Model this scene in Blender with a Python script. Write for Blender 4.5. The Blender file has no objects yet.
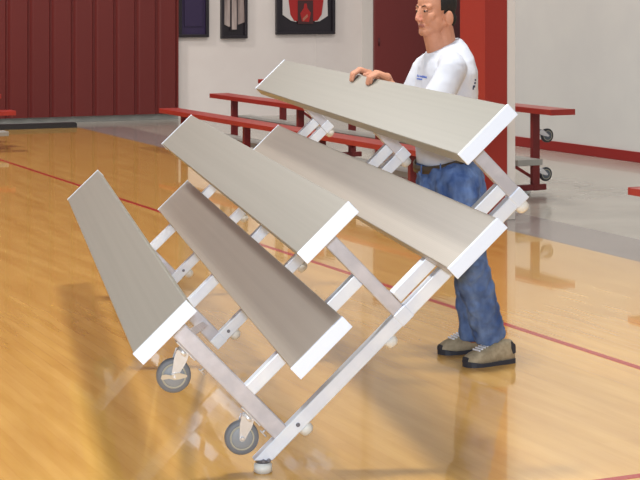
import bpy, bmesh, math, random
from mathutils import Vector, Matrix
from mathutils.bvhtree import BVHTree
random.seed(4)
C = bpy.context.scene.collection
F, CX, CY, H = 1718.05, 320.0, -0.82, 1.7614      # focal length in px, principal point, eye height

# ------------------------------------------------------------------ survey helpers
def at(x, y, Y):                                   # photo pixel + distance -> point in the room
    return Vector(((x-CX)/F*Y, Y, H-(y-CY)/F*Y))
def fl(x, y):                                      # photo pixel -> point on the floor
    return at(x, y, F*H/(y-CY))
def on_plane(x, y, p0, nrm):
    d = Vector(((x-CX)/F, 1, -(y-CY)/F)); o = Vector((0, 0, H))
    return o + d*((Vector(p0)-o).dot(nrm)/d.dot(nrm))

# ------------------------------------------------------------------ materials
def mat(name, col, rough=.5, metal=0., coat=0., spec=.5):
    m = bpy.data.materials.new(name); m.use_nodes = True
    b = m.node_tree.nodes['Principled BSDF']
    b.inputs['Base Color'].default_value = (*col, 1); b.inputs['Roughness'].default_value = rough
    b.inputs['Metallic'].default_value = metal; b.inputs['Coat Weight'].default_value = coat
    b.inputs['Specular IOR Level'].default_value = spec
    return m
def srgb(r, g, b):
    f = lambda c: (c/255/12.92) if c/255 <= .04045 else ((c/255+.055)/1.055)**2.4
    return (f(r), f(g), f(b))
def nd(m, t, **kw):
    n = m.node_tree.nodes.new(t)
    for k, v in kw.items(): setattr(n, k, v)
    return n
def ln(m, a, b): m.node_tree.links.new(a, b)
def noise_mat(name, c1, c2, scale=(8, 8, 8), rough=.5, metal=0., bump=0., detail=4., coords='Object', coat=0., lo=.35, hi=.65, nscale=1., bscale=None):
    m = mat(name, c1, rough, metal, coat); b = m.node_tree.nodes['Principled BSDF']
    tc = nd(m, 'ShaderNodeTexCoord'); mp = nd(m, 'ShaderNodeMapping'); mp.inputs['Scale'].default_value = scale
    ln(m, tc.outputs[coords], mp.inputs['Vector'])
    nz = nd(m, 'ShaderNodeTexNoise'); nz.inputs['Scale'].default_value = nscale; nz.inputs['Detail'].default_value = detail
    ln(m, mp.outputs[0], nz.inputs['Vector'])
    r = nd(m, 'ShaderNodeValToRGB'); r.color_ramp.elements[0].color = (*c1, 1); r.color_ramp.elements[1].color = (*c2, 1)
    r.color_ramp.elements[0].position = lo; r.color_ramp.elements[1].position = hi
    ln(m, nz.outputs['Fac'], r.inputs['Fac']); ln(m, r.outputs['Color'], b.inputs['Base Color'])
    if bump:
        bp = nd(m, 'ShaderNodeBump'); bp.inputs['Strength'].default_value = bump; bp.inputs['Distance'].default_value = .01
        ln(m, nz.outputs['Fac'], bp.inputs['Height']); ln(m, bp.outputs[0], b.inputs['Normal'])
    return m

M = {}
M['plank'] = noise_mat('anodised_plank', (.272, .268, .234), (.29, .286, .25), (60, .25, 60), .36, 0, .015)
def tread():
    m = noise_mat('ribbed_tread', (.36, .328, .282), (.385, .352, .302), (60, .25, 60), .34)
    b = m.node_tree.nodes['Principled BSDF']; tc = nd(m, 'ShaderNodeTexCoord')
    w = nd(m, 'ShaderNodeTexWave'); w.bands_direction = 'X'; w.inputs['Scale'].default_value = 45
    ln(m, tc.outputs['Object'], w.inputs['Vector']); bp = nd(m, 'ShaderNodeBump'); bp.inputs['Strength'].default_value = .035; bp.inputs['Distance'].default_value = .003
    ln(m, w.outputs['Fac'], bp.inputs['Height']); ln(m, bp.outputs[0], b.inputs['Normal']); return m
M['tread'] = tread()
M['cap'] = mat('cap_aluminium', (.76, .84, .97), .42, .25)
M['alu'] = noise_mat('mill_aluminium', (.74, .81, .93), (.84, .90, .98), (9, 9, 9), .34, .35, .0)
M['alu_post'] = noise_mat('post_aluminium', (.52, .52, .57), (.64, .63, .68), (14, 14, 14), .36, .5, .0)
M['chrome'] = mat('zinc_plate', (.78, .80, .84), .25, .6)
M['bolt'] = mat('bolt_steel', (.22, .23, .28), .35, .8)
M['pad'] = mat('white_rubber', (.72, .71, .66), .5)
M['tyre'] = mat('grey_tyre', (.17, .18, .20), .55)
M['tyred'] = mat('dark_tyre', (.03, .035, .045), .5)
M['hubdark'] = mat('dark_wheel', (.10, .12, .15), .5)
M['hubgrey'] = mat('grey_wheel', (.27, .29, .31), .5)
M['groove'] = mat('tan_ring', (.40, .38, .30), .5)
M['lever'] = mat('brake_lever', (.62, .52, .38), .4)
M['red'] = noise_mat('red_paint', srgb(146, 40, 33), srgb(154, 44, 35), (3, 3, 3), .35, 0)
M['redd'] = mat('red_paint_frame', srgb(116, 30, 31), .4)
M['greyplank'] = mat('grey_plank', srgb(160, 158, 152), .4)
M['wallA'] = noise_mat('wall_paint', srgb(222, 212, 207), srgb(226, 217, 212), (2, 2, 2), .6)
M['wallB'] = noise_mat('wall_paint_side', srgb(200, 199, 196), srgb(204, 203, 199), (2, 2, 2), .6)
M['jamb'] = mat('grey_trim', srgb(216, 211, 206), .5)
M['door'] = mat('maroon_door', srgb(116, 40, 38), .45)
M['doord'] = mat('dark_maroon', srgb(80, 26, 30), .45)
M['padr'] = mat('red_vinyl', srgb(146, 39, 28), .42)
M['part'] = noise_mat('maroon_panel', srgb(97, 29, 27), srgb(103, 31, 28), (1.2, 1.2, .2), .38)
M['base'] = mat('red_baseboard', srgb(136, 28, 26), .4)
M['baseg'] = mat('grey_baseboard', srgb(150, 150, 146), .5)
M['black'] = mat('black_rubber', (.012, .013, .018), .45)
M['frame'] = mat('black_frame', (.016, .011, .016), .35)
M['navy'] = mat('navy_cloth', srgb(44, 28, 66), .5)
M['jred'] = mat('red_cloth', srgb(165, 32, 32), .7)
M['jwhite'] = mat('white_cloth', srgb(205, 198, 195), .7)
M['jgrey'] = noise_mat('grey_cloth', srgb(140, 122, 118), srgb(180, 164, 158), (14, 14, 2), .7)
M['glass'] = mat('pane', (.02, .02, .03), .08)
M['photo'] = mat('photo_dark', srgb(70, 34, 36), .4)
M['skinp'] = mat('photo_skin', srgb(170, 110, 90), .5)
M['skin'] = noise_mat('skin', srgb(190, 132, 104), srgb(200, 142, 114), (22, 22, 22), .62, 0)
M['skin_red'] = mat('skin_pink', srgb(206, 138, 114), .48)
M['lip'] = mat('lip', srgb(162, 104, 94), .45)
M['hair'] = noise_mat('dark_hair', (.006, .005, .005), (.014, .011, .010), (90, 90, 30), .8, 0, .3)
M['brow'] = mat('brow_hair', srgb(84, 54, 42), .7)
M['eye'] = mat('eye_white', srgb(136, 108, 96), .35)
M['iris'] = mat('iris', (.02, .014, .01), .2)
M['shirt'] = noise_mat('white_cotton', (.56, .59, .67), (.64, .67, .74), (7, 7, 4), .8, 0, .9, 2.)
M['jean'] = noise_mat('denim', srgb(52, 80, 134), srgb(104, 132, 182), (13, 13, 6), .85, 0, .9, 6.)
M['stitch'] = mat('denim_seam', srgb(120, 144, 186), .8)
M['belt'] = mat('brown_leather', srgb(74, 62, 48), .5)
M['shoe'] = noise_mat('tan_suede', srgb(158, 144, 118), srgb(180, 166, 140), (40, 40, 40), .8)
M['sole'] = mat('dark_sole', (.03, .032, .045), .6)
M['lace'] = mat('white_lace', (.9, .92, 1.), .4)
M['blue'] = mat('blue_print', srgb(60, 100, 190), .7)
M['ink'] = mat('dark_print', srgb(52, 56, 84), .7)

# ------------------------------------------------------------------ mesh helpers
def link(name, bm, m, parent=None, smooth=False, world=False):
    me = bpy.data.meshes.new(name)
    bmesh.ops.recalc_face_normals(bm, faces=bm.faces[:])
    if smooth:
        for f in bm.faces: f.smooth = True
    bm.to_mesh(me); bm.free()
    if isinstance(m, (list, tuple)):
        for x in m: me.materials.append(x)
    else: me.materials.append(m)
    o = bpy.data.objects.new(name, me); C.objects.link(o)
    if parent is not None:
        o.parent = parent
        if world: o.matrix_parent_inverse = parent.matrix_basis.inverted()
    return o
def box(bm, lo, hi, bev=0., mtx=None, mi=0):
    lo, hi = Vector(lo), Vector(hi); t = bmesh.new()
    bmesh.ops.create_cube(t, size=1, matrix=Matrix.Translation((lo+hi)/2) @ Matrix.Diagonal((*(hi-lo), 1)))
    if bev: bmesh.ops.bevel(t, geom=t.edges[:], offset=bev, segments=2, affect='EDGES', profile=.5)
    merge(bm, t, mtx, mi)
def merge(bm, t, mtx=None, mi=0):
    if mtx is not None: bmesh.ops.transform(t, matrix=mtx, verts=t.verts[:])
    mp = {v: bm.verts.new(v.co) for v in t.verts}
    for f in t.faces:
        try:
            g = bm.faces.new([mp[v] for v in f.verts]); g.material_index = mi; g.smooth = f.smooth
        except ValueError: pass
    t.free()
def frame_to(a, b):
    a, b = Vector(a), Vector(b); z = (b-a).normalized()
    x = z.orthogonal().normalized(); y = z.cross(x)
    return Matrix(((x.x, y.x, z.x, a.x), (x.y, y.y, z.y, a.y), (x.z, y.z, z.z, a.z), (0, 0, 0, 1)))
def cyl(bm, a, b, r, r2=None, n=20, bev=0., mi=0):
    a, b = Vector(a), Vector(b); L = (b-a).length; r2 = r if r2 is None else r2
    t = bmesh.new()
    bmesh.ops.create_cone(t, cap_ends=True, segments=n, radius1=r, radius2=r2, depth=L, matrix=Matrix.Translation((0, 0, L/2)))
    if bev:
        es = [e for e in t.edges if len(e.link_faces) == 2 and any(len(f.verts) > 4 for f in e.link_faces)]
        bmesh.ops.bevel(t, geom=es, offset=bev, segments=2, affect='EDGES')
    for f in t.faces: f.smooth = len(f.verts) <= 4
    merge(bm, t, frame_to(a, b), mi)
def lathe(bm, prof, mtx, n=28, mi=0):              # prof: (radius, z) pairs
    t = bmesh.new(); rings = []
    for r, z in prof:
        rings.append([t.verts.new((r*math.cos(2*math.pi*i/n), r*math.sin(2*math.pi*i/n), z)) for i in range(n)])
    for a, b in zip(rings, rings[1:]):
        for i in range(n): t.faces.new((a[i], a[(i+1) % n], b[(i+1) % n], b[i])).smooth = True
    t.faces.new(rings[0][::-1]); t.faces.new(rings[-1])
    merge(bm, t, mtx, mi)
def prism(bm, poly, y0, y1, mtx=None, mi=0, axis='y'):   # polygon in (x,z) pushed along y
    t = bmesh.new()
    a = [t.verts.new((x, y0, z)) for x, z in poly]; b = [t.verts.new((x, y1, z)) for x, z in poly]
    n = len(poly)
    for i in range(n): t.faces.new((a[i], a[(i+1) % n], b[(i+1) % n], b[i]))
    t.faces.new(a[::-1]); t.faces.new(b)
    merge(bm, t, mtx, mi)
def empty(name, mtx):
    o = bpy.data.objects.new(name, None); C.objects.link(o); o.matrix_basis = mtx; o.empty_display_size = .1
    return o
def tag(o, label=None, cat=None, group=None, kind=None):
    if label: o['label'] = label
    if cat: o['category'] = cat
    if group: o['group'] = group
    if kind: o['kind'] = kind
    return o
def struct(name, bm, m, **k):
    o = link(name, bm, m, **k); o['kind'] = 'structure'; return o

# ------------------------------------------------------------------ directions of the place
ca = math.radians(25.7)
c = Vector((math.sin(ca), -math.cos(ca), 0)); n = Vector((math.cos(ca), math.sin(ca), 0)); Z = Vector((0, 0, 1))
b0, b1 = fl(78, 127.3), fl(640, 262)               # edge of the wood
cc = (b1-b0).normalized(); cn = Vector((-cc.y, cc.x, 0))   # along the court, across it (to the right/back)
if cn.x < 0: cn = -cn

# ------------------------------------------------------------------ floor
def wood_material():
    m = mat('maple_floor', srgb(200, 150, 84), .22, 0, .8); b = m.node_tree.nodes['Principled BSDF']
    g = nd(m, 'ShaderNodeNewGeometry'); mp = nd(m, 'ShaderNodeMapping'); mp.vector_type = 'POINT'
    mp.inputs['Rotation'].default_value = (0, 0, -math.atan2(cc.y, cc.x))
    ln(m, g.outputs['Position'], mp.inputs['Vector'])
    br = nd(m, 'ShaderNodeTexBrick'); br.inputs['Scale'].default_value = 1
    br.inputs['Brick Width'].default_value = 1.15; br.inputs['Row Height'].default_value = .057
    br.inputs['Mortar Size'].default_value = .0006; br.offset = .37; br.squash = 1
    br.inputs['Color1'].default_value = (*srgb(223, 177, 95), 1); br.inputs['Color2'].default_value = (*srgb(217, 170, 85), 1)
    br.inputs['Mortar'].default_value = (*srgb(208, 152, 76), 1); br.inputs['Bias'].default_value = -.1
    ln(m, mp.outputs[0], br.inputs['Vector'])
    m2 = nd(m, 'ShaderNodeMapping'); m2.inputs['Scale'].default_value = (1.1, 9, 1); ln(m, mp.outputs[0], m2.inputs['Vector'])
    nz = nd(m, 'ShaderNodeTexNoise'); nz.inputs['Scale'].default_value = 1.3; nz.inputs['Detail'].default_value = 5
    ln(m, m2.outputs[0], nz.inputs['Vector'])
    rp = nd(m, 'ShaderNodeValToRGB'); rp.color_ramp.elements[0].color = (.86, .78, .66, 1); rp.color_ramp.elements[1].color = (1.04, 1.03, 1.03, 1)
    rp.color_ramp.elements[0].position = .3; rp.color_ramp.elements[1].position = .7
    ln(m, nz.outputs['Fac'], rp.inputs['Fac'])
    mx = nd(m, 'ShaderNodeMix', data_type='RGBA', blend_type='MULTIPLY'); mx.inputs[0].default_value = 1
    ln(m, br.outputs['Color'], mx.inputs[6]); ln(m, rp.outputs['Color'], mx.inputs[7])
    ln(m, mx.outputs[2], b.inputs['Base Color'])
    # finish: fine waves along the boards break the reflections up
    m3 = nd(m, 'ShaderNodeMapping'); m3.inputs['Scale'].default_value = (2.2, 15, 1); ln(m, mp.outputs[0], m3.inputs['Vector'])
    n3 = nd(m, 'ShaderNodeTexNoise'); n3.inputs['Scale'].default_value = 1.5; n3.inputs['Detail'].default_value = 2
    ln(m, m3.outputs[0], n3.inputs['Vector'])
    bp = nd(m, 'ShaderNodeBump'); bp.inputs['Strength'].default_value = .02; bp.inputs['Distance'].default_value = .01
    ln(m, n3.outputs['Fac'], bp.inputs['Height']); ln(m, bp.outputs[0], b.inputs['Normal']); ln(m, bp.outputs[0], b.inputs['Coat Normal'])
    b.inputs['Coat Roughness'].default_value = .035; b.inputs['Coat IOR'].default_value = 1.6
    return m
M['wood'] = wood_material()
M['vinyl'] = noise_mat('grey_vinyl', srgb(160, 154, 144), srgb(170, 164, 154), (1.5, 1.5, 1.5), .2, 0, .0, coat=.2)
M['vinyld'] = mat('grey_vinyl_border', srgb(138, 130, 126), .22, 0, .2)
M['redline'] = mat('court_line', srgb(166, 40, 40), .2, 0, .2)

def quad(bm, pts, z0, z1):
    t = bmesh.new(); a = [t.verts.new((p.x, p.y, z0)) for p in pts]; b = [t.verts.new((p.x, p.y, z1)) for p in pts]
    k = len(pts)
    for i in range(k): t.faces.new((a[i], a[(i+1) % k], b[(i+1) % k], b[i]))
    t.faces.new(a[::-1]); t.faces.new(b); merge(bm, t)
back_pt = fl(77, 127.6)
e0 = b0; e1 = b0 + cc*40
bm = bmesh.new(); quad(bm, [e0, e1, e1-cn*25, e0-cn*25], -.1, 0); struct('floor', bm, M['wood'])
bm = bmesh.new(); s0 = e0 - cc*0.0; quad(bm, [s0+cn*.001, e1+cn*.001, e1+cn*.62, s0+cn*.62], -.1, 0); struct('trim_1', bm, M['vinyld'])
bm = bmesh.new(); quad(bm, [s0+cn*.62, e1+cn*.62, e1+cn*14, s0-cc*8+cn*14, s0-cc*8-cn*25, s0-cc*.001-cn*25, s0-cc*.001+cn*.62], -.1, 0); struct('floor_vinyl', bm, M['vinyl'])
# painted court line
r0, r1 = fl(130, 202), fl(640, 368); rc = (r1-r0).normalized(); rn = Vector((-rc.y, rc.x, 0))
bm = bmesh.new(); a, b = r0 - rc*5.4, r1 + rc*8
quad(bm, [a-rn*.022, b-rn*.022, b+rn*.022, a+rn*.022], -.0005, .0008); struct('trim_2', bm, M['redline'])
r2 = fl(615, 479); bm = bmesh.new(); a, b = r2 - cn*.25, r2 + cn*6
quad(bm, [a-cc*.022, b-cc*.022, b+cc*.022, a+cc*.022], -.0005, .0008); struct('trim_3', bm, M['redline'])

# ------------------------------------------------------------------ walls
WH = 8.
def basis(x, y, o):                               # local (x along n, y along -c, z up)
    return Matrix(((x.x, y.x, 0, o.x), (x.y, y.y, 0, o.y), (0, 0, 1, o.z), (0, 0, 0, 1)))
corner = fl(179, 118.6)
WM = basis(n, -c, corner)
def wx(px): return (WM.inverted() @ on_plane(px, 60, corner, c)).x
x375 = wx(362)
bm = bmesh.new(); box(bm, (-12, 0, 0), (x375+.02, .25, WH), 0, WM)
for xs in (wx(316),):                      # sheet joints
    box(bm, (xs-.007, -.004, .1), (xs+.007, .01, WH), .001, WM)
struct('wall_back', bm, M['wallA'])
bm = bmesh.new(); box(bm, (-12, -.03, 0), (-.02, 0, .1), .004, WM); struct('baseboard_back', bm, M['baseg'])
# maroon ribbed partition in front of the left part of the back wall
bm = bmesh.new(); prof = []; xx = -9.; per = .318
while xx < -.08:
    for dx, dy in ((0, 0), (.02, .028), (.05, .032), (.075, .008), (.09, 0)):
        if xx+dx < -.06: prof.append((xx+dx, -.10+dy))
    xx += per
prof.append((-.045, -.10)); t = bmesh.new()
lo = [t.verts.new((x, y, .085)) for x, y in prof]; hi = [t.verts.new((x, y, WH)) for x, y in prof]
lb = [t.verts.new((x, y+.03, .085)) for x, y in prof]
for i in range(len(prof)-1):
    t.faces.new((lo[i], lo[i+1], hi[i+1], hi[i])); t.faces.new((lb[i], lb[i+1], lo[i+1], lo[i]))
t.faces.new((lo[-1], lb[-1], hi[-1])); merge(bm, t, WM)
part = struct('wall_left', bm, M['part'])
# door block: wall stepping forward with a maroon door
y375 = -.43
d0 = WM @ Vector((x375, y375, 0)); DM = basis(n, -c, d0)
bm = bmesh.new(); box(bm, (0, .07, 0), (.06, .5, WH), 0, DM); box(bm, (1.72, .02, 0), (8, .5, WH), 0, DM); box(bm, (0.0, .02, 2.9), (1.8, .5, WH), 0, DM)
struct('trim_4', bm, M['jamb'])
bm = bmesh.new(); box(bm, (0.002, .0, .01), (1.70, .06, 2.9), .004, DM); door = struct('door_1', bm, M['door'])
bm = bmesh.new()
cyl(bm, DM @ Vector((.07, -.004, 1.05)), DM @ Vector((.07, -.004, 1.17)), .012); link('hinge', bm, M['doord'], door)
bm = bmesh.new(); box(bm, (1.225, -.02, .01), (1.71, .05, 2.9), .004, DM); link('door_dark_strip', bm, M['doord'], door)  # darker maroon strip over the right side of the door
# right wall
w0, w1 = fl(515, 145.6), fl(640, 162.8); wd = (w1-w0).normalized(); wn = Vector((-wd.y, wd.x, 0))
if wn.x < 0: wn = -wn
RM = basis(wd, wn, w0 - wd*1.25)
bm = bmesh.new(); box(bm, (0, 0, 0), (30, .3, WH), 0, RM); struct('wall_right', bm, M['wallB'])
bm = bmesh.new(); box(bm, (0, -.018, 0), (30, 0, .115), .004, RM); struct('baseboard_right', bm, M['base'])
# pillar, padded in red
pc = at(485, 228, 13.6); pc.z = 0
PM = basis(n, -c, pc)
bm = bmesh.new(); box(bm, (.012, .012, 0), (.29, .385, WH), .004, PM); pil = struct('wall_pillar', bm, M['jamb'])
bm = bmesh.new(); t = bmesh.new(); lp = [(0, .39), (0, 0), (.205, 0), (.205, .012), (.012, .012), (.012, .39)]
a = [t.verts.new((x, y, .02)) for x, y in lp]; b = [t.verts.new((x, y, WH-.5)) for x, y in lp]
for i in range(6): t.faces.new((a[i], a[(i+1) % 6], b[(i+1) % 6], b[i]))
t.faces.new(a[::-1]); t.faces.new(b); merge(bm, t, PM); link('wall_pad', bm, M['padr'], pil)

# black strip along the end of the wood
sm = basis(cn, -cc, back_pt)
bm = bmesh.new(); prism(bm, [(-5, 0), (0, 0), (0, .055), (-.01, .068), (-5, .068)], 0, .12, sm)
tag(link('floor_strip', bm, M['black']), 'long low black strip lying on the floor at the foot of the maroon partition', 'floor strip')

# ------------------------------------------------------------------ framed displays on the back wall
def display(x0, x1, ybot, hgt, name, label, kind):
    p0 = on_plane(x0, ybot, corner, c); p1 = on_plane(x1, ybot, corner, c); w = (p1-p0).dot(n)
    mt = basis(n, -c, p0); mt.translation.z = p0.z; e = empty(name, mt)
    tag(e, label, 'framed display', 'framed displays on the wall')
    b = .045
    bm = bmesh.new(); box(bm, (b, -.03, b), (w-b, -.005, hgt-b)); link('backing', bm, M['navy'] if kind == 0 else M['frame'], e)
    bm = bmesh.new()
    for lo, hi in (((0, -.07, 0), (w, -.002, b)), ((0, -.07, hgt-b), (w, -.002, hgt)), ((0, -.07, b), (b, -.002, hgt-b)), ((w-b, -.07, b), (w, -.002, hgt-b))):
        box(bm, lo, hi, .005)
    link('frame', bm, M['frame'], e)
    def shirt_poly(name, pts, m, y0, y1, parent=e):
        bm = bmesh.new(); prism(bm, [(x*w, z*hgt) for x, z in pts], y0, y1); return link(name, bm, m, parent)
    if kind == 0:
        shirt_poly('garment', [(.2, .12), (.78, .12), (.82, .9), (.18, .9)], M['navy'], -.045, -.03)
    if kind == 1:
        g = shirt_poly('garment', [(.1, .16), (.3, .13), (.62, .15), (.9, .18), (.86, .6), (.9, .95), (.12, .95), (.14, .6)], M['jgrey'], -.045, -.03)
        shirt_poly('photo_border', [(.34, .09), (.62, .09), (.62, .58), (.34, .58)], M['frame'], -.06, -.046, g)
        shirt_poly('photograph', [(.39, .1), (.58, .1), (.58, .54), (.39, .54)], M['jgrey'], -.063, -.061, g)
    if kind == 2:
        g = shirt_poly('garment', [(.11, .30), (.25, .21), (.34, .19), (.36, .6), (.34, .96), (.14, .96), (.11, .6)], M['jwhite'], -.044, -.03)
        shirt_poly('sleeve', [(.66, .19), (.74, .2), (.88, .28), (.87, .6), (.85, .96), (.68, .96), (.64, .6)], M['jwhite'], -.044, -.03, g)
        body = [(.21, .5), (.24, .3), (.30, .21), (.5, .185), (.70, .21), (.77, .3), (.8, .5), (.81, .96), (.19, .96)]
        shirt_poly('jersey_front', body, M['jred'], -.05, -.045, g)
        ph = shirt_poly('photograph', [(.36, .16), (.62, .16), (.62, .52), (.36, .52)], M['photo'], -.056, -.051)
        shirt_poly('player_figure', [(.43, .2), (.55, .19), (.58, .33), (.52, .40), (.51, .47), (.47, .47), (.46, .40), (.40, .32)], M['jred'], -.059, -.057, ph)
        shirt_poly('player_limb', [(.45, .2), (.53, .27), (.52, .31), (.44, .24)], M['skinp'], -.061, -.0595, ph)
    return e
display(177.5, 207.5, 37.5, 1.35, 'framed_display', 'dark framed display with navy garment, next to the maroon partition', 0)
display(220, 246, 38.6, 1.35, 'framed_display', 'narrow framed display with grey shirt and small white photograph, between the other two', 1)
display(275, 333.5, 34.6, 1.0, 'framed_display', 'wide framed red jersey with white sleeves and a player photograph', 2)

# ------------------------------------------------------------------ bleachers
GV = .788                                          # ground level below the seat datum
SEATS = [(0., 0.), (.634, -.159), (1.279, -.320)]; FEET = [(.341, -.430), (.974, -.582)]
PW, PT = .25, .049
POSTS = [(.138, 0.), (.766, -.159), (1.397, -.320)]
def bleacher(mtx, L, frames, casters, S, label, main=False):
    """local x = across the rows (front row highest x), y = along the planks, z = up"""
    root = empty('bleacher', mtx); tag(root, label, 'bleacher', None if main else 'red bleachers around the court')
    def zz(v): return v + GV
    def plank(name, u0, v, m):
        bm = bmesh.new(); t = .006; z1 = zz(v); z0 = z1-PT; x0, x1 = u0, u0+PW
        poly = [(x0, z0), (x0+t, z0), (x0+t, z1-t), (x0+.08, z1-t), (x0+.08, z0+.012), (x0+.086, z0+.012), (x0+.086, z1-t),
                (x1-.086, z1-t), (x1-.086, z0+.012), (x1-.08, z0+.012), (x1-.08, z1-t), (x1-t, z1-t), (x1-t, z0), (x1, z0), (x1, z1-.003), (x1-.003, z1), (x0+.003, z1), (x0, z1-.003)]
        prism(bm, poly, .004, L-.004); o = link(name, bm, m, root)
        for y0, y1 in ((0, .016), (L-.016, L)):
            bm = bmesh.new(); box(bm, (x0-.002, y0, z0-.001), (x1+.002, y1, z1+.002), .0015); link('end_cap', bm, S['cap'] if name == 'seat_plank' else S['fcap'], o)
        return o
    for u0, v in SEATS: plank('seat_plank', u0, v, S['seat'])
    for u0, v in FEET: plank('foot_plank', u0, v, S['foot'])
    zr1, zr0 = zz(-.700), zz(-.752)                # base rail
    for k, p in enumerate(frames):
        q = p+.05
        near = main and k == 0
        for (uc, v) in POSTS:
            bm = bmesh.new(); hw = max(.032, S['hw']) if uc < .2 else S['hw']
            box(bm, (uc-hw, p+.002, zr1-.002), (uc+hw, q-.002, zz(v)-.0065), .004); o = link('post', bm, S['post'], root)
            bm = bmesh.new(); box(bm, (uc-.05, p-.01, zz(v)-.012), (uc+.05, q+.01, zz(v)-.0062), .001); link('seat_bracket', bm, S['post'], o)
        bm = bmesh.new()
        u_lo = S['lo']
        if near:
            prism(bm, [(-.004, zr1), (1.425, zr1), (1.425, zr0), (.046, zr0)], p, q)
            bmesh.ops.bevel(bm, geom=bm.edges[:], offset=.003, segments=1, affect='EDGES')
        else: box(bm, (u_lo, p, zr0), (1.425, q, zr1), .003)
        rail = link('base_rail', bm, S['rail'], root)
        for uc, w in ((.768, .030), (1.397, .030), (.138, .03)):
            if near and uc < .2: continue
            bm = bmesh.new(); box(bm, (uc-w, p-.003, zr0-.002), (uc+w, q+.003, zr1+.003), .003); link('rail_sleeve', bm, S['rail'], rail)
        for uc in (.204,):
            bm = bmesh.new(); cyl(bm, (uc, p-.004, (zr0+zr1)/2), (uc, p+.01, (zr0+zr1)/2), .008, bev=.002); link('bolt', bm, M['bolt'], rail)
        for uc in (.214, .667, 1.385):
            bm = bmesh.new(); zt = zr0
            lathe(bm, [(.026, 0), (.027, -.012), (.025, -.026), (.016, -.034)], Matrix.Translation((uc, p+.025, zt)), 20); link('floor_pad', bm, S['pad'], rail)
        if near:
            for uu, vv in ((.020, -.728), (.036, -.741)):
                bm = bmesh.new(); cyl(bm, (uu, p-.006, zz(vv)), (uu, p+.01, zz(vv)), .008, None, 12, .002); link('foot_bolt', bm, M['bolt'], rail)
                                           # swivel foot at the low end of the rail; stands upright on the floor as tipped
            dn = (mtx.to_3x3().inverted() @ Vector((0, 0, -1))).normalized()
            a = Vector((.022, p+.025, (zr0+zr1)/2-.004)); bm = bmesh.new()
            cyl(bm, a - dn*.012, a+dn*.012, .024, .029, 20, .003); link('foot_cup', bm, M['bolt'], rail)
            bm = bmesh.new(); cyl(bm, a+dn*.010, a+dn*.048, .033, .035, 24, .006); link('foot_pad', bm, S['pad'], rail)
            bleacher.low = mtx @ (a + dn*.048)
        for i, (fu, fv) in enumerate(FEET):
            ua = POSTS[i][0]+.03; ub = POSTS[i+1][0]-.027
            bm = bmesh.new(); box(bm, (ua, p+.0005, zz(fv)-PT-.05), (ub, q-.0005, zz(fv)-PT), .003); link('foot_support', bm, S['rail'], root)
    for k in range(len(frames)-1):                 # flat cross braces between the rear posts
        up = (k % 2 == 1)
        za, zb = (zz(-.64), zz(-.2)) if up else (zz(-.2), zz(-.64))
        if main: za, zb = zz(-.20), zz(-.62)
        a, b = Vector((.150, frames[k]+.05, za)), Vector((.150, frames[k+1], zb))
        mt = frame_to(a, b); d = (b-a).length; bm = bmesh.new()
        y = mt.to_3x3().inverted() @ Vector((1, 0, 0))
        ang = math.atan2(y.y, y.x); box(bm, (-.003, -.016, 0), (.003, .016, d), .001, mt @ Matrix.Rotation(ang, 4, 'Z')); link('cross_brace', bm, S['post'], root)
    for p, off in casters:                         # two casters on the rear face of each end post
        for vc, lock in ((-.227, True), (-.577, False)):
            e = empty('caster', Matrix.Identity(4)); e.parent = root
            y = p+.028; xs = .106; z = zz(vc)
            w = Vector((.0094, y, zz(-.2628))) if lock else Vector((.0246, y, zz(-.6124)))
            bm = bmesh.new(); box(bm, (xs-.006, y-.024, z-.05), (xs, y+.024, z+.05), .002); link('mount_plate', bm, M['chrome'], e)
            bm = bmesh.new(); lathe(bm, [(.024, 0), (.027, .006), (.026, .014), (.02, .02)], frame_to((xs-.006, y, z), (xs-.1, y, z)), 24); link('swivel_head', bm, M['chrome'], e)
            bm = bmesh.new(); h = Vector((xs-.022, y, z))
            dirv = (w-h); dl = dirv.length; mt = frame_to(h, w)
            for s in (-1, 1):
                X = dirv.normalized(); Yv = Vector((0, 1, 0)); Zv = X.cross(Yv)
                R = Matrix(((X.x, Yv.x, Zv.x, h.x), (X.y, Yv.y, Zv.y, h.y), (X.z, Yv.z, Zv.z, h.z), (0, 0, 0, 1)))
                prism(bm, [(-.012, -.024), (.02, -.024), (dl+.008, -.009), (dl+.012, 0), (dl+.008, .009), (.02, .024), (-.012, .024)], s*.021-.002, s*.021+.002, R)
            box(bm, (-.014, -.022, -.022), (.006, .022, .022), .003, R); link('fork', bm, M['chrome'], e)
            RW = frame_to(w - Vector((0, .016, 0)), w + Vector((0, .016, 0)))
            bm = bmesh.new(); lathe(bm, [(.046, .001), (.058, 0), (.0635, .006), (.0645, .016), (.0635, .026), (.058, .032), (.046, .031)], RW, 36); link('tyre', bm, S['tyre'], e)
            bm = bmesh.new(); lathe(bm, [(.041, .0), (.044, -.002), (.0465, 0), (.0465, .032), (.044, .034), (.041, .032)], RW, 36); link('wheel_ring', bm, M['groove'], e)
            bm = bmesh.new(); lathe(bm, [(.015, -.003), (.036, -.002), (.042, .001), (.042, .031), (.036, .034), (.015, .035)], RW, 30); link('wheel_centre', bm, S['hub'], e)
            bm = bmesh.new(); cyl(bm, w-Vector((0, .031, 0)), w+Vector((0, .031, 0)), .008, None, 12, .002); link('axle_bolt', bm, M['chrome'], e)
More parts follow.
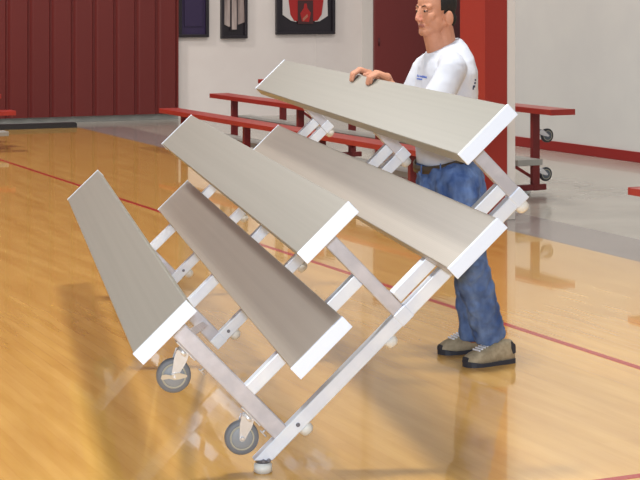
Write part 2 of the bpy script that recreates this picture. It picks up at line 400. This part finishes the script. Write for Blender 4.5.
            if lock and main:
                bm = bmesh.new(); X = Vector((.72, 0, -.69)); Yv = Vector((0, 1, 0)); Zv = X.cross(Yv); q2 = w - Vector((0, .028, 0))
                R = Matrix(((X.x, Yv.x, Zv.x, q2.x), (X.y, Yv.y, Zv.y, q2.y), (X.z, Yv.z, Zv.z, q2.z), (0, 0, 0, 1)))
                prism(bm, [(-.05, -.004), (-.046, .008), (-.03, .010), (-.012, .005), (.0, .011), (.02, .013), (.047, .004), (.047, -.003), (.02, -.01), (0, -.012), (-.02, -.006), (-.046, -.01)], -.002, .003, R); link('brake_lever', bm, M['lever'], e)
    if main:
        for v in (-.324, -.655):                   # spring pins on the rear post
            bm = bmesh.new(); p = frames[0]; cyl(bm, (.106, p+.02, zz(v)), (.088, p+.02, zz(v)), .004, None, 10); cyl(bm, (.09, p+.02, zz(v)-.02), (.09, p+.02, zz(v)+.012), .003, None, 8); link('spring_pin', bm, M['chrome'], root)
    return root

U = Vector((0.70658341, 0.13894294, 0.69385499)); P = Vector((-0.19294555, 0.98120946, 0)); Wv = Vector((-0.68081708, -0.13387623, 0.72011475))
O = Vector((-0.63177372, 5.82432865, H-1.20453262))
o0 = O - Wv*GV
MAIN = Matrix(((U.x, P.x, Wv.x, o0.x), (U.y, P.y, Wv.y, o0.y), (U.z, P.z, Wv.z, o0.z), (0, 0, 0, 1)))
SA = dict(seat=M['plank'], foot=M['tread'], cap=M['cap'], fcap=M['cap'], post=M['alu_post'], rail=M['alu'], pad=M['pad'], tyre=M['tyre'], hub=M['hubgrey'], hw=.027, lo=.106)
SR = dict(seat=M['red'], foot=M['greyplank'], cap=M['red'], fcap=M['greyplank'], post=M['redd'], rail=M['redd'], pad=M['pad'], tyre=M['tyred'], hub=M['hubdark'], hw=.038, lo=.03)
main = bleacher(MAIN, 4.60, (.46, 2.30, 4.17), ((.46, 0), (4.12, 0)), SA, 'aluminium bleacher with beige planks, tipped up on its rear edge by the man', True)
print('LOW', bleacher.low)

def upright(o, xd, yd): return Matrix(((xd.x, yd.x, 0, o.x), (xd.y, yd.y, 0, o.y), (0, 0, 1, 0), (0, 0, 0, 1)))
# long red bleacher standing behind: its front row faces the court, far end first
a4 = fl(535, 194.0); LB = 6.42; fr = (.46, 2.29, 4.13, 5.96)
org = a4 + n*.138 - c*(5.96+.025)
b1_ = bleacher(upright(org, -n, c), LB, fr, ((5.955, 0), (.46, 0)), SR, 'long red bleacher standing behind the aluminium one and the red pillar')
# the next one, its far corner showing at the right edge
f2 = at(628, 187.5, (H-.468)*F/(187.5-CY)); f2.z = 0
org2 = f2 + n*1.529
bleacher(upright(org2, -n, c), 4.6, (.46, 2.3, 4.14), ((.46, 0),), SR, 'red bleacher of which only a bench corner shows at the right edge')
# one at the left edge, facing along the court
f3 = at(16, 111, (H-.468)*F/(111-CY)); f3.z = 0
org3 = f3 - c*1.529
bleacher(upright(org3, c, n) @ Matrix.Translation((0, -4.6, 0)), 4.6, (.3, 2.2, 4.32), ((.3, 0),), SR, 'red bleacher cut off by the left edge, in front of the maroon partition')

# ------------------------------------------------------------------ the man
def hull(bm, pts):
    t = bmesh.new(); [t.verts.new(p) for p in pts]
    r = bmesh.ops.convex_hull(t, input=t.verts[:])
    bmesh.ops.delete(t, geom=[g for g in set(r['geom_interior']+r['geom_unused']) if isinstance(g, bmesh.types.BMVert)], context='VERTS')
    bmesh.ops.recalc_face_normals(t, faces=t.faces[:]); merge(bm, t)
SPH = []
for i in range(1, 8):
    for j in range(14):
        th = math.pi*i/8; ph = 2*math.pi*j/14; SPH.append(Vector((math.sin(th)*math.cos(ph), math.sin(th)*math.sin(ph), math.cos(th))))
SPH += [Vector((0, 0, 1)), Vector((0, 0, -1))]
def cap(bm, a, b, ra, rb): hull(bm, [Vector(a)+s*ra for s in SPH]+[Vector(b)+s*rb for s in SPH])
def chain(bm, pts):
    for (a, ra), (b, rb) in zip(pts, pts[1:]): cap(bm, a, b, ra, rb)
def ell(bm, ctr, rad, mt=None):
    t = bmesh.new(); bmesh.ops.create_uvsphere(t, u_segments=32, v_segments=20, radius=1, matrix=Matrix.Translation(ctr) @ Matrix.Diagonal((*rad, 1)))
    merge(bm, t, mt)
def frust(bm, a, b, ra, rb, nseg=24):
    mt = frame_to(a, b); d = (Vector(b)-Vector(a)).length
    hull(bm, [mt @ Vector((ra*math.cos(2*math.pi*i/nseg), ra*math.sin(2*math.pi*i/nseg), 0)) for i in range(nseg)] + [mt @ Vector((rb*math.cos(2*math.pi*i/nseg), rb*math.sin(2*math.pi*i/nseg), d)) for i in range(nseg)])
def loft(bm, rings, nseg=36, top=True):
    t = bmesh.new(); R = [[t.verts.new(p) for p in r] for r in rings]
    for a, b in zip(R, R[1:]):
        for i in range(nseg): t.faces.new((a[i], a[(i+1) % nseg], b[(i+1) % nseg], b[i]))
    t.faces.new(R[0][::-1]); t.faces.new(R[-1]); bmesh.ops.recalc_face_normals(t, faces=t.faces[:]); merge(bm, t)
def remesh(name, bm, vox, smooth_it, m, parent=None, disp=None):
    me = bpy.data.meshes.new('t'); bm.to_mesh(me); bm.free(); o = bpy.data.objects.new('t', me); C.objects.link(o)
    md = o.modifiers.new('r', 'REMESH'); md.mode = 'VOXEL'; md.voxel_size = vox
    if smooth_it:
        s = o.modifiers.new('s', 'SMOOTH'); s.factor = .5; s.iterations = smooth_it
    if disp:
        tx = bpy.data.textures.new('fold', 'CLOUDS'); tx.noise_scale = disp[1]; tx.noise_depth = 2
        d = o.modifiers.new('d', 'DISPLACE'); d.texture = tx; d.strength = disp[0]; d.mid_level = .5
        s = o.modifiers.new('s2', 'SMOOTH'); s.factor = .5; s.iterations = 2
    dg = bpy.context.evaluated_depsgraph_get(); me2 = bpy.data.meshes.new_from_object(o.evaluated_get(dg))
    bpy.data.objects.remove(o); me2.name = name
    for p in me2.polygons: p.use_smooth = True
    me2.materials.clear()
    for x in (m if isinstance(m, list) else [m]): me2.materials.append(x)
    r = bpy.data.objects.new(name, me2); C.objects.link(r)
    if parent: r.parent = parent
    return r
Fd = Vector((-.93, -.36, 0)).normalized(); Ld = Z.cross(Fd)
hd = Vector((-.85, -.52, 0)).normalized(); hl = Z.cross(hd)
hc = at(435, 10, 8.28)
HM = Matrix(((hd.x, hl.x, 0, hc.x), (hd.y, hl.y, 0, hc.y), (0, 0, 1, hc.z), (0, 0, 0, 1))) @ Matrix.Rotation(math.radians(4), 4, 'Y')
hipL, hipR = at(457, 186, 8.20), at(446, 186, 8.40)
knL, knR = at(470, 262, 8.15), at(468, 262, 8.40)
anL, anR = at(490, 337, 8.30), at(473, 337, 8.50)
shL, shR = at(453, 68, 8.12), at(426, 68, 8.46)
elL, elR = at(424, 126, 8.05), at(404, 122, 8.50)
Q = Vector((P.y, -P.x, 0))                         # horizontal, square to the planks, towards the man
def edge(px):                                      # point of the top seat's outer upper edge seen at photo column px
    e0 = O + U*1.531 - Wv*.320; k = (px-CX)/F
    t = (k*e0.y-e0.x)/(P.x-k*P.y); return e0 + P*t
body = bmesh.new()
# head
def hcap(a, b, ra, rb): cap(body, HM @ Vector(a), HM @ Vector(b), ra, rb)
ell(body, (-.012, 0, .035), (.098, .076, .092), HM)
ell(body, (.020, 0, -.012), (.072, .064, .088), HM)
ell(body, (.036, 0, -.06), (.050, .047, .05), HM)
hcap((.070, -.012, -.100), (.070, .012, -.100), .021, .021)
for s in (-1, 1):
    hcap((-.014, s*.050, -.060), (.060, s*.024, -.094), .022, .022)
    hcap((.056, s*.043, -.024), (.062, s*.03, -.052), .024, .020)
    hcap((.073, s*.016, .026), (.064, s*.046, .020), .0135, .0135)
    hcap((.094, s*.010, -.041), (.099, s*.011, -.040), .0085, .0085)
    ell(body, (0, 0, 0), (.021, .009, .037), HM @ Matrix.Translation((-.024, s*.081, -.040)) @ Matrix.Rotation(s*-.35, 4, 'Z'))
    hcap((-.014, s*.068, -.03), (-.022, s*.07, -.05), .014, .012); ell(body, (.022, s*.030, -.055), (.050, .036, .055), HM)
hcap((.084, 0, .012), (.103, 0, -.034), .0105, .014)
hcap((.080, -.02, -.067), (.080, .02, -.067), .009, .009); hcap((.089, -.008, -.066), (.089, .008, -.066), .0065, .0065)
hcap((.079, -.018, -.078), (.079, .018, -.078), .009, .009)
# neck, trunk, legs under the clothes
nb = at(445, 50, 8.31)
cap(body, HM @ Vector((-.024, 0, -.045)), nb, .058, .062)
cap(body, HM @ Vector((.025, 0, -.098)), nb + Fd*.035 - Z*.01, .048, .056)
def ring(x, y, fb, lat, slope=0., Y=8.3, ex=2.3, nseg=36):
    ctr = at(x, y, Y); out = []
    for i in range(nseg):
        a = 2*math.pi*i/nseg; cs, sn = math.cos(a), math.sin(a)
        f = fb*math.copysign(abs(cs)**(2/ex), cs); l = lat*math.copysign(abs(sn)**(2/ex), sn)
        out.append(ctr + Fd*f + Ld*l + Z*(-slope*f))
    return out
loft(body, [ring(450, 190, .10, .13, 0, 8.36), ring(448, 150, .095, .13, 0, 8.39), ring(445, 100, .10, .14, 0, 8.33), ring(447, 74, .09, .15), ring(446, 56, .06, .1)])
cap(body, shL, shR, .045, .045)
for hip, kn, an in ((hipL, knL, anL), (hipR, knR, anR)): chain(body, [(hip, .075), (kn, .05), (an, .030)])
# arms and hands
def hand(px, sh, el, inner):
    e = edge(px); up = Wv
    wr = e + Q*.050 + Z*.002
    chain(body, [(sh, .052), (el, .042)]); chain(body, [(el, .044), (el.lerp(wr, .35), .042), (wr - Z*.030 + Q*.010, .026), (wr, .023)])
    kn = e + Q*.003 + Z*.026
    for k, dl in enumerate((-.031, -.0105, .0105, .031)):
        i = (k if inner > 0 else 3-k)              # 0 = little finger side ... 3 = index side
        ln_ = (.70, .86, .92, .84)[i]
        base = P*dl; k0 = kn + base + Z*(-.006 if i == 0 else 0)
        chain(body, [(wr + base*.45, .019), (k0, .0125)])
        a = k0; b = e + base*1.06 - U*.024*ln_ + Wv*.024; d = e + base*1.08 - U*.042*ln_ + Wv*.016; tip = e + base*1.08 - U*.056*ln_ + Wv*.0085
        chain(body, [(a, .0110), (b, .0092), (d, .0082), (tip, .0070)])
    t0 = wr + P*inner*.02; t1 = e + P*inner*.045 + Q*.035 - Z*.004; t2 = e + P*inner*.062 + U*.012 - Wv*.010; t3 = e + P*inner*.068 + U*.011 - Wv*.032
    chain(body, [(t0, .017), (t1, .0125), (t2, .0105), (t3, .0088)])
    return wr
hand(376.5, shL, elL, 1)
hand(359, shR, elR, -1)
man = remesh('person', body, .0035, 2, [M['skin'], M['lip'], M['skin_red']])
tag(man, 'man in white t-shirt and blue jeans lifting the tipped bleacher with both hands', 'person')
inv = HM.inverted()
for p in man.data.polygons:
    q = inv @ p.center
    if q.x > .076 and abs(q.y) < .025 and -.079 < q.z < -.062: p.material_index = 1
    elif q.x > .088 and abs(q.y) < .02 and -.052 < q.z < -.015: p.material_index = 2
def child(name, bm, m, smooth=True): return link(name, bm, m, man, smooth)
# eyes, brows, hair
for s in (-1, 1):
    bm = bmesh.new(); ell(bm, (.0735, s*.031, .002), (.013, .014, .0075), HM); ey = child('eye', bm, M['eye'])
    bm = bmesh.new(); ell(bm, (.0835, s*.032, .0005), (.004, .006, .006), HM); link('iris', bm, M['iris'], ey, True)
    bm = bmesh.new(); cap(bm, HM @ Vector((.0865, s*.014, .021)), HM @ Vector((.083, s*.032, .027)), .0022, .0030); cap(bm, HM @ Vector((.083, s*.032, .027)), HM @ Vector((.070, s*.050, .021)), .0030, .0018); child('eyebrow', bm, M['brow'])
    bm = bmesh.new(); cap(bm, HM @ Vector((.083, s*.018, .0082)), HM @ Vector((.078, s*.044, .0068)), .0046, .0040); child('eyelid', bm, M['skin'])
t = bmesh.new(); bmesh.ops.create_uvsphere(t, u_segments=64, v_segments=44, radius=1)
dele = []
for v in t.verts:
    q = Vector((-.014+v.co.x*.104, v.co.y*.082, .033+v.co.z*.098)); v.co = q
for f in t.faces:
    q = f.calc_center_median()
    line = .040 + .030*(q.z-.06)/.06 if q.z > .06 else (.012 if q.z > .0 else -.004)
    if q.x > line or (q.z < -.005 and q.x > -.028) and not (q.z > -.03 and q.x > -.012 and q.x < -.002) or q.z < -.058: dele.append(f)
bmesh.ops.delete(t, geom=dele, context='FACES'); 
bm = bmesh.new(); merge(bm, t, HM); hair = child('hair', bm, M['hair'])
sd = hair.modifiers.new('thick', 'SOLIDIFY'); sd.thickness = .016; sd.offset = -1
bm = bmesh.new(); ell(bm, (-.060, 0, -.045), (.046, .064, .050), HM); child('nape_hair', bm, M['hair'])
# t-shirt
bm = bmesh.new()
loft(bm, [ring(447, 164, .138, .172, 0, 8.38), ring(446, 145, .140, .182, 0, 8.37), ring(444, 115, .146, .188), ring(446, 90, .136, .194), ring(447, 74, .128, .196, .1), ring(446, 62, .118, .178, .25), ring(444, 53, .102, .135, .40), ring(443, 45.5, .084, .088, .45)])
for sh, el in ((shL, elL), (shR, elR)):
    cap(bm, sh.lerp(nb, .25), sh, .062, .066); m_ = sh.lerp(el, .62); frust(bm, sh, m_, .068, .074)
shirt = remesh('t_shirt', bm, .006, 3, M['shirt'], man, (.014, .11))
# jeans
bm = bmesh.new()
loft(bm, [ring(452, 204, .120, .150, 0), ring(451, 190, .155, .185, 0, 8.33), ring(450, 178, .154, .185, 0, 8.35), ring(448, 166, .145, .180, .2, 8.36), ring(447, 156, .138, .174, .34, 8.38)])
for hip, kn, an in ((hipL, knL, anL), (hipR, knR, anR)):
    k_ = .078 if kn is knL else .066; frust(bm, hip, kn, .105, k_+.004); frust(bm, kn, an, k_+.004, k_)
    cap(bm, kn, kn+Vector((0, 0, .02)), k_+.004, k_+.004); ell(bm, hip, (.11, .105, .11))
jeans = remesh('jeans', bm, .006, 3, M['jean'], man, (.034, .06))
bm = bmesh.new(); R0 = ring(447, 162, .147, .184, .34, 8.38); R1 = ring(446.5, 154.5, .145, .182, .34, 8.38)
t = bmesh.new(); a = [t.verts.new(p) for p in R0]; b = [t.verts.new(p) for p in R1]
for i in range(36): t.faces.new((a[i], a[(i+1) % 36], b[(i+1) % 36], b[i]))
merge(bm, t); belt = child('belt', bm, M['belt']); sd = belt.modifiers.new('thick', 'SOLIDIFY'); sd.thickness = .006; sd.offset = 1
for a in (.9, 1.6, 2.5, 3.6, 4.6, .2):
    k = int(a/(2*math.pi)*36); p0, p1 = R0[k], R1[k]; o = (p0-at(447, 162, 8.38)); o.z = 0; o.normalize()
    bm = bmesh.new(); cap(bm, p0+o*.012-Z*.006, p1+o*.012+Z*.004, .0035, .0035); child('belt_loop', bm, M['jean'])
# shoes
def shoe(heel, toe, label):
    heel, toe = Vector(heel), Vector(toe); heel.z = toe.z = 0
    X = (toe-heel).normalized(); Yv = Z.cross(X); L = .27
    R = Matrix(((X.x, Yv.x, 0, heel.x), (X.y, Yv.y, 0, heel.y), (0, 0, 1, 0), (0, 0, 0, 1)))
    S = [(0, .022, .090), (.012, .034, .108), (.05, .039, .116), (.09, .041, .116), (.125, .044, .106), (.16, .049, .090), (.20, .050, .074), (.235, .045, .062), (.258, .034, .050), (.270, .018, .038)]
    bm = bmesh.new(); t = bmesh.new(); rings = []; k = 18
    for x, w, h in S:
        rings.append([t.verts.new((x, w*math.copysign(abs(math.cos(math.pi*i/(k-1)))**.6, math.cos(math.pi*i/(k-1))), .018+(h-.018)*max(0, math.sin(math.pi*i/(k-1)))**.6)) for i in range(k)])
    for a, b in zip(rings, rings[1:]):
        for i in range(k-1): t.faces.new((a[i], a[i+1], b[i+1], b[i]))
        t.faces.new((a[-1], a[0], b[0], b[-1]))
    t.faces.new(rings[0]); t.faces.new(rings[-1][::-1]); merge(bm, t, R); up = child('shoe', bm, M['shoe'])
    bm = bmesh.new(); t = bmesh.new(); ol = [(x, -w-.006) for x, w, h in S] + [(.277, -.006), (.277, .006)] + [(x, w+.006) for x, w, h in reversed(S)]
    a = [t.verts.new((x, y, 0)) for x, y in ol]; b = [t.verts.new((x, y*.98, .017 + (.010 if x > .25 else .005 if x < .04 else 0))) for x, y in ol]
    for i in range(len(ol)): t.faces.new((a[i], a[(i+1) % len(ol)], b[(i+1) % len(ol)], b[i]))
    t.faces.new(a[::-1]); t.faces.new(b); merge(bm, t, R); link('sole', bm, M['sole'], up)
    bm = bmesh.new()
    for x, z in ((.208, .0745), (.193, .081), (.178, .087), (.163, .0925), (.148, .0985), (.133, .104)):
        cap(bm, R @ Vector((x, -.024, z)), R @ Vector((x-.006, .024, z)), .0045, .0045)
    link('laces', bm, M['lace'], up)
    bm = bmesh.new(); prism(bm, [(.004, .05), (.02, .045), (.03, .075), (.024, .105), (.006, .09)], -.036, .036, R); link('heel_panel', bm, M['sole'], up)
    bm = bmesh.new(); prism(bm, [(.255, .02), (.273, .02), (.271, .038), (.262, .046)], -.022, .022, R); link('toe_guard', bm, M['sole'], up)
    return up
shoe(fl(512.5, 361.5), fl(459, 367.5), 0); shoe(fl(488, 350), fl(441, 354), 1)
# printing on the shirt: a small two-line chest print and the edge of a dark back print
bv = BVHTree.FromObject(shirt, bpy.context.evaluated_depsgraph_get())
def mark(px, py, w, h, bm):
    o = Vector((0, 0, H)); d = (at(px, py, 8.)-o).normalized(); hit, nr, _, _ = bv.ray_cast(o, d)
    if hit is None: return
    x = nr.cross(Z).normalized(); x = -x; y = nr.cross(x); y = y if y.z > 0 else -y
    R = Matrix(((x.x, y.x, nr.x, hit.x), (x.y, y.y, nr.y, hit.y), (x.z, y.z, nr.z, hit.z), (0, 0, 0, 1)))
    box(bm, (-w/2, -h/2, -.004), (w/2, h/2, .003), 0, R)
bm = bmesh.new(); rr = random.Random(2)
x = 417.6
while x < 427.4:
    mark(x, 75.6+(x-417)*.17, .0036, .006+rr.random()*.005, bm); mark(x+.5, 76.3+(x-417)*.17, .003, .0025, bm); x += 1.15 if x > 420.5 else 1.5
x = 417.4
while x < 422.6: mark(x, 78.6+(x-417)*.15, .0036, .005+rr.random()*.004, bm); mark(x+.5, 79.0+(x-417)*.15, .003, .002, bm); x += 1.1
o = link('chest_print', bm, M['blue']); o.parent = shirt
bm = bmesh.new()
for (px, py, w, h) in ((475.2, 80, .008, .008), (474.8, 83, .012, .007), (473.8, 86.5, .015, .01), (473, 88.5, .006, .012)): mark(px, py, w, h, bm)
o = link('back_print', bm, M['ink']); o.parent = shirt

# ------------------------------------------------------------------ light
wd_ = bpy.data.worlds.new('World'); bpy.context.scene.world = wd_; wd_.use_nodes = True
bg = wd_.node_tree.nodes['Background']; bg.inputs['Color'].default_value = (1, .98, .965, 1); bg.inputs['Strength'].default_value = .50
def lamp(loc, size, power, col=(1, .97, .92)):
    l = bpy.data.lights.new('gym_lamp', 'AREA'); l.size = size; l.energy = power; l.color = col; l.shape = 'DISK'
    o = bpy.data.objects.new('gym_lamp', l); C.objects.link(o); o.location = loc; return o
for x, y, e in ((-4.5, 12.5, 330), (-6, 20, 400), (2.0, 19, 260), (-.3, 7.6, 350), (-3, 3, 150), (4, 7, 80)): lamp((x, y, 7.2), .9, e)
fl_ = bpy.data.lights.new('camera_flash', 'AREA'); fl_.energy = 270; fl_.size = .12; fl_.color = (.80, .89, 1)
fo = bpy.data.objects.new('camera_flash', fl_); C.objects.link(fo); fo.location = (0, -.02, H+.12)
fo.rotation_euler = (math.radians(83), 0, 0)

# ------------------------------------------------------------------ camera
cam = bpy.data.cameras.new('Camera'); co = bpy.data.objects.new('Camera', cam); C.objects.link(co)
co.location = (0, 0, H); co.rotation_euler = (math.pi/2, 0, 0)
cam.sensor_width = 36; cam.lens = F/640*36; cam.shift_x = (CX-320)/640*-1; cam.shift_y = -(240-CY)/640
cam.clip_start = .05; cam.clip_end = 200
sc = bpy.context.scene; sc.camera = co
vs = sc.view_settings; vs.view_transform = 'Standard'; vs.look = 'None'; vs.gamma = 1; vs.use_curve_mapping = False; vs.exposure = 0.
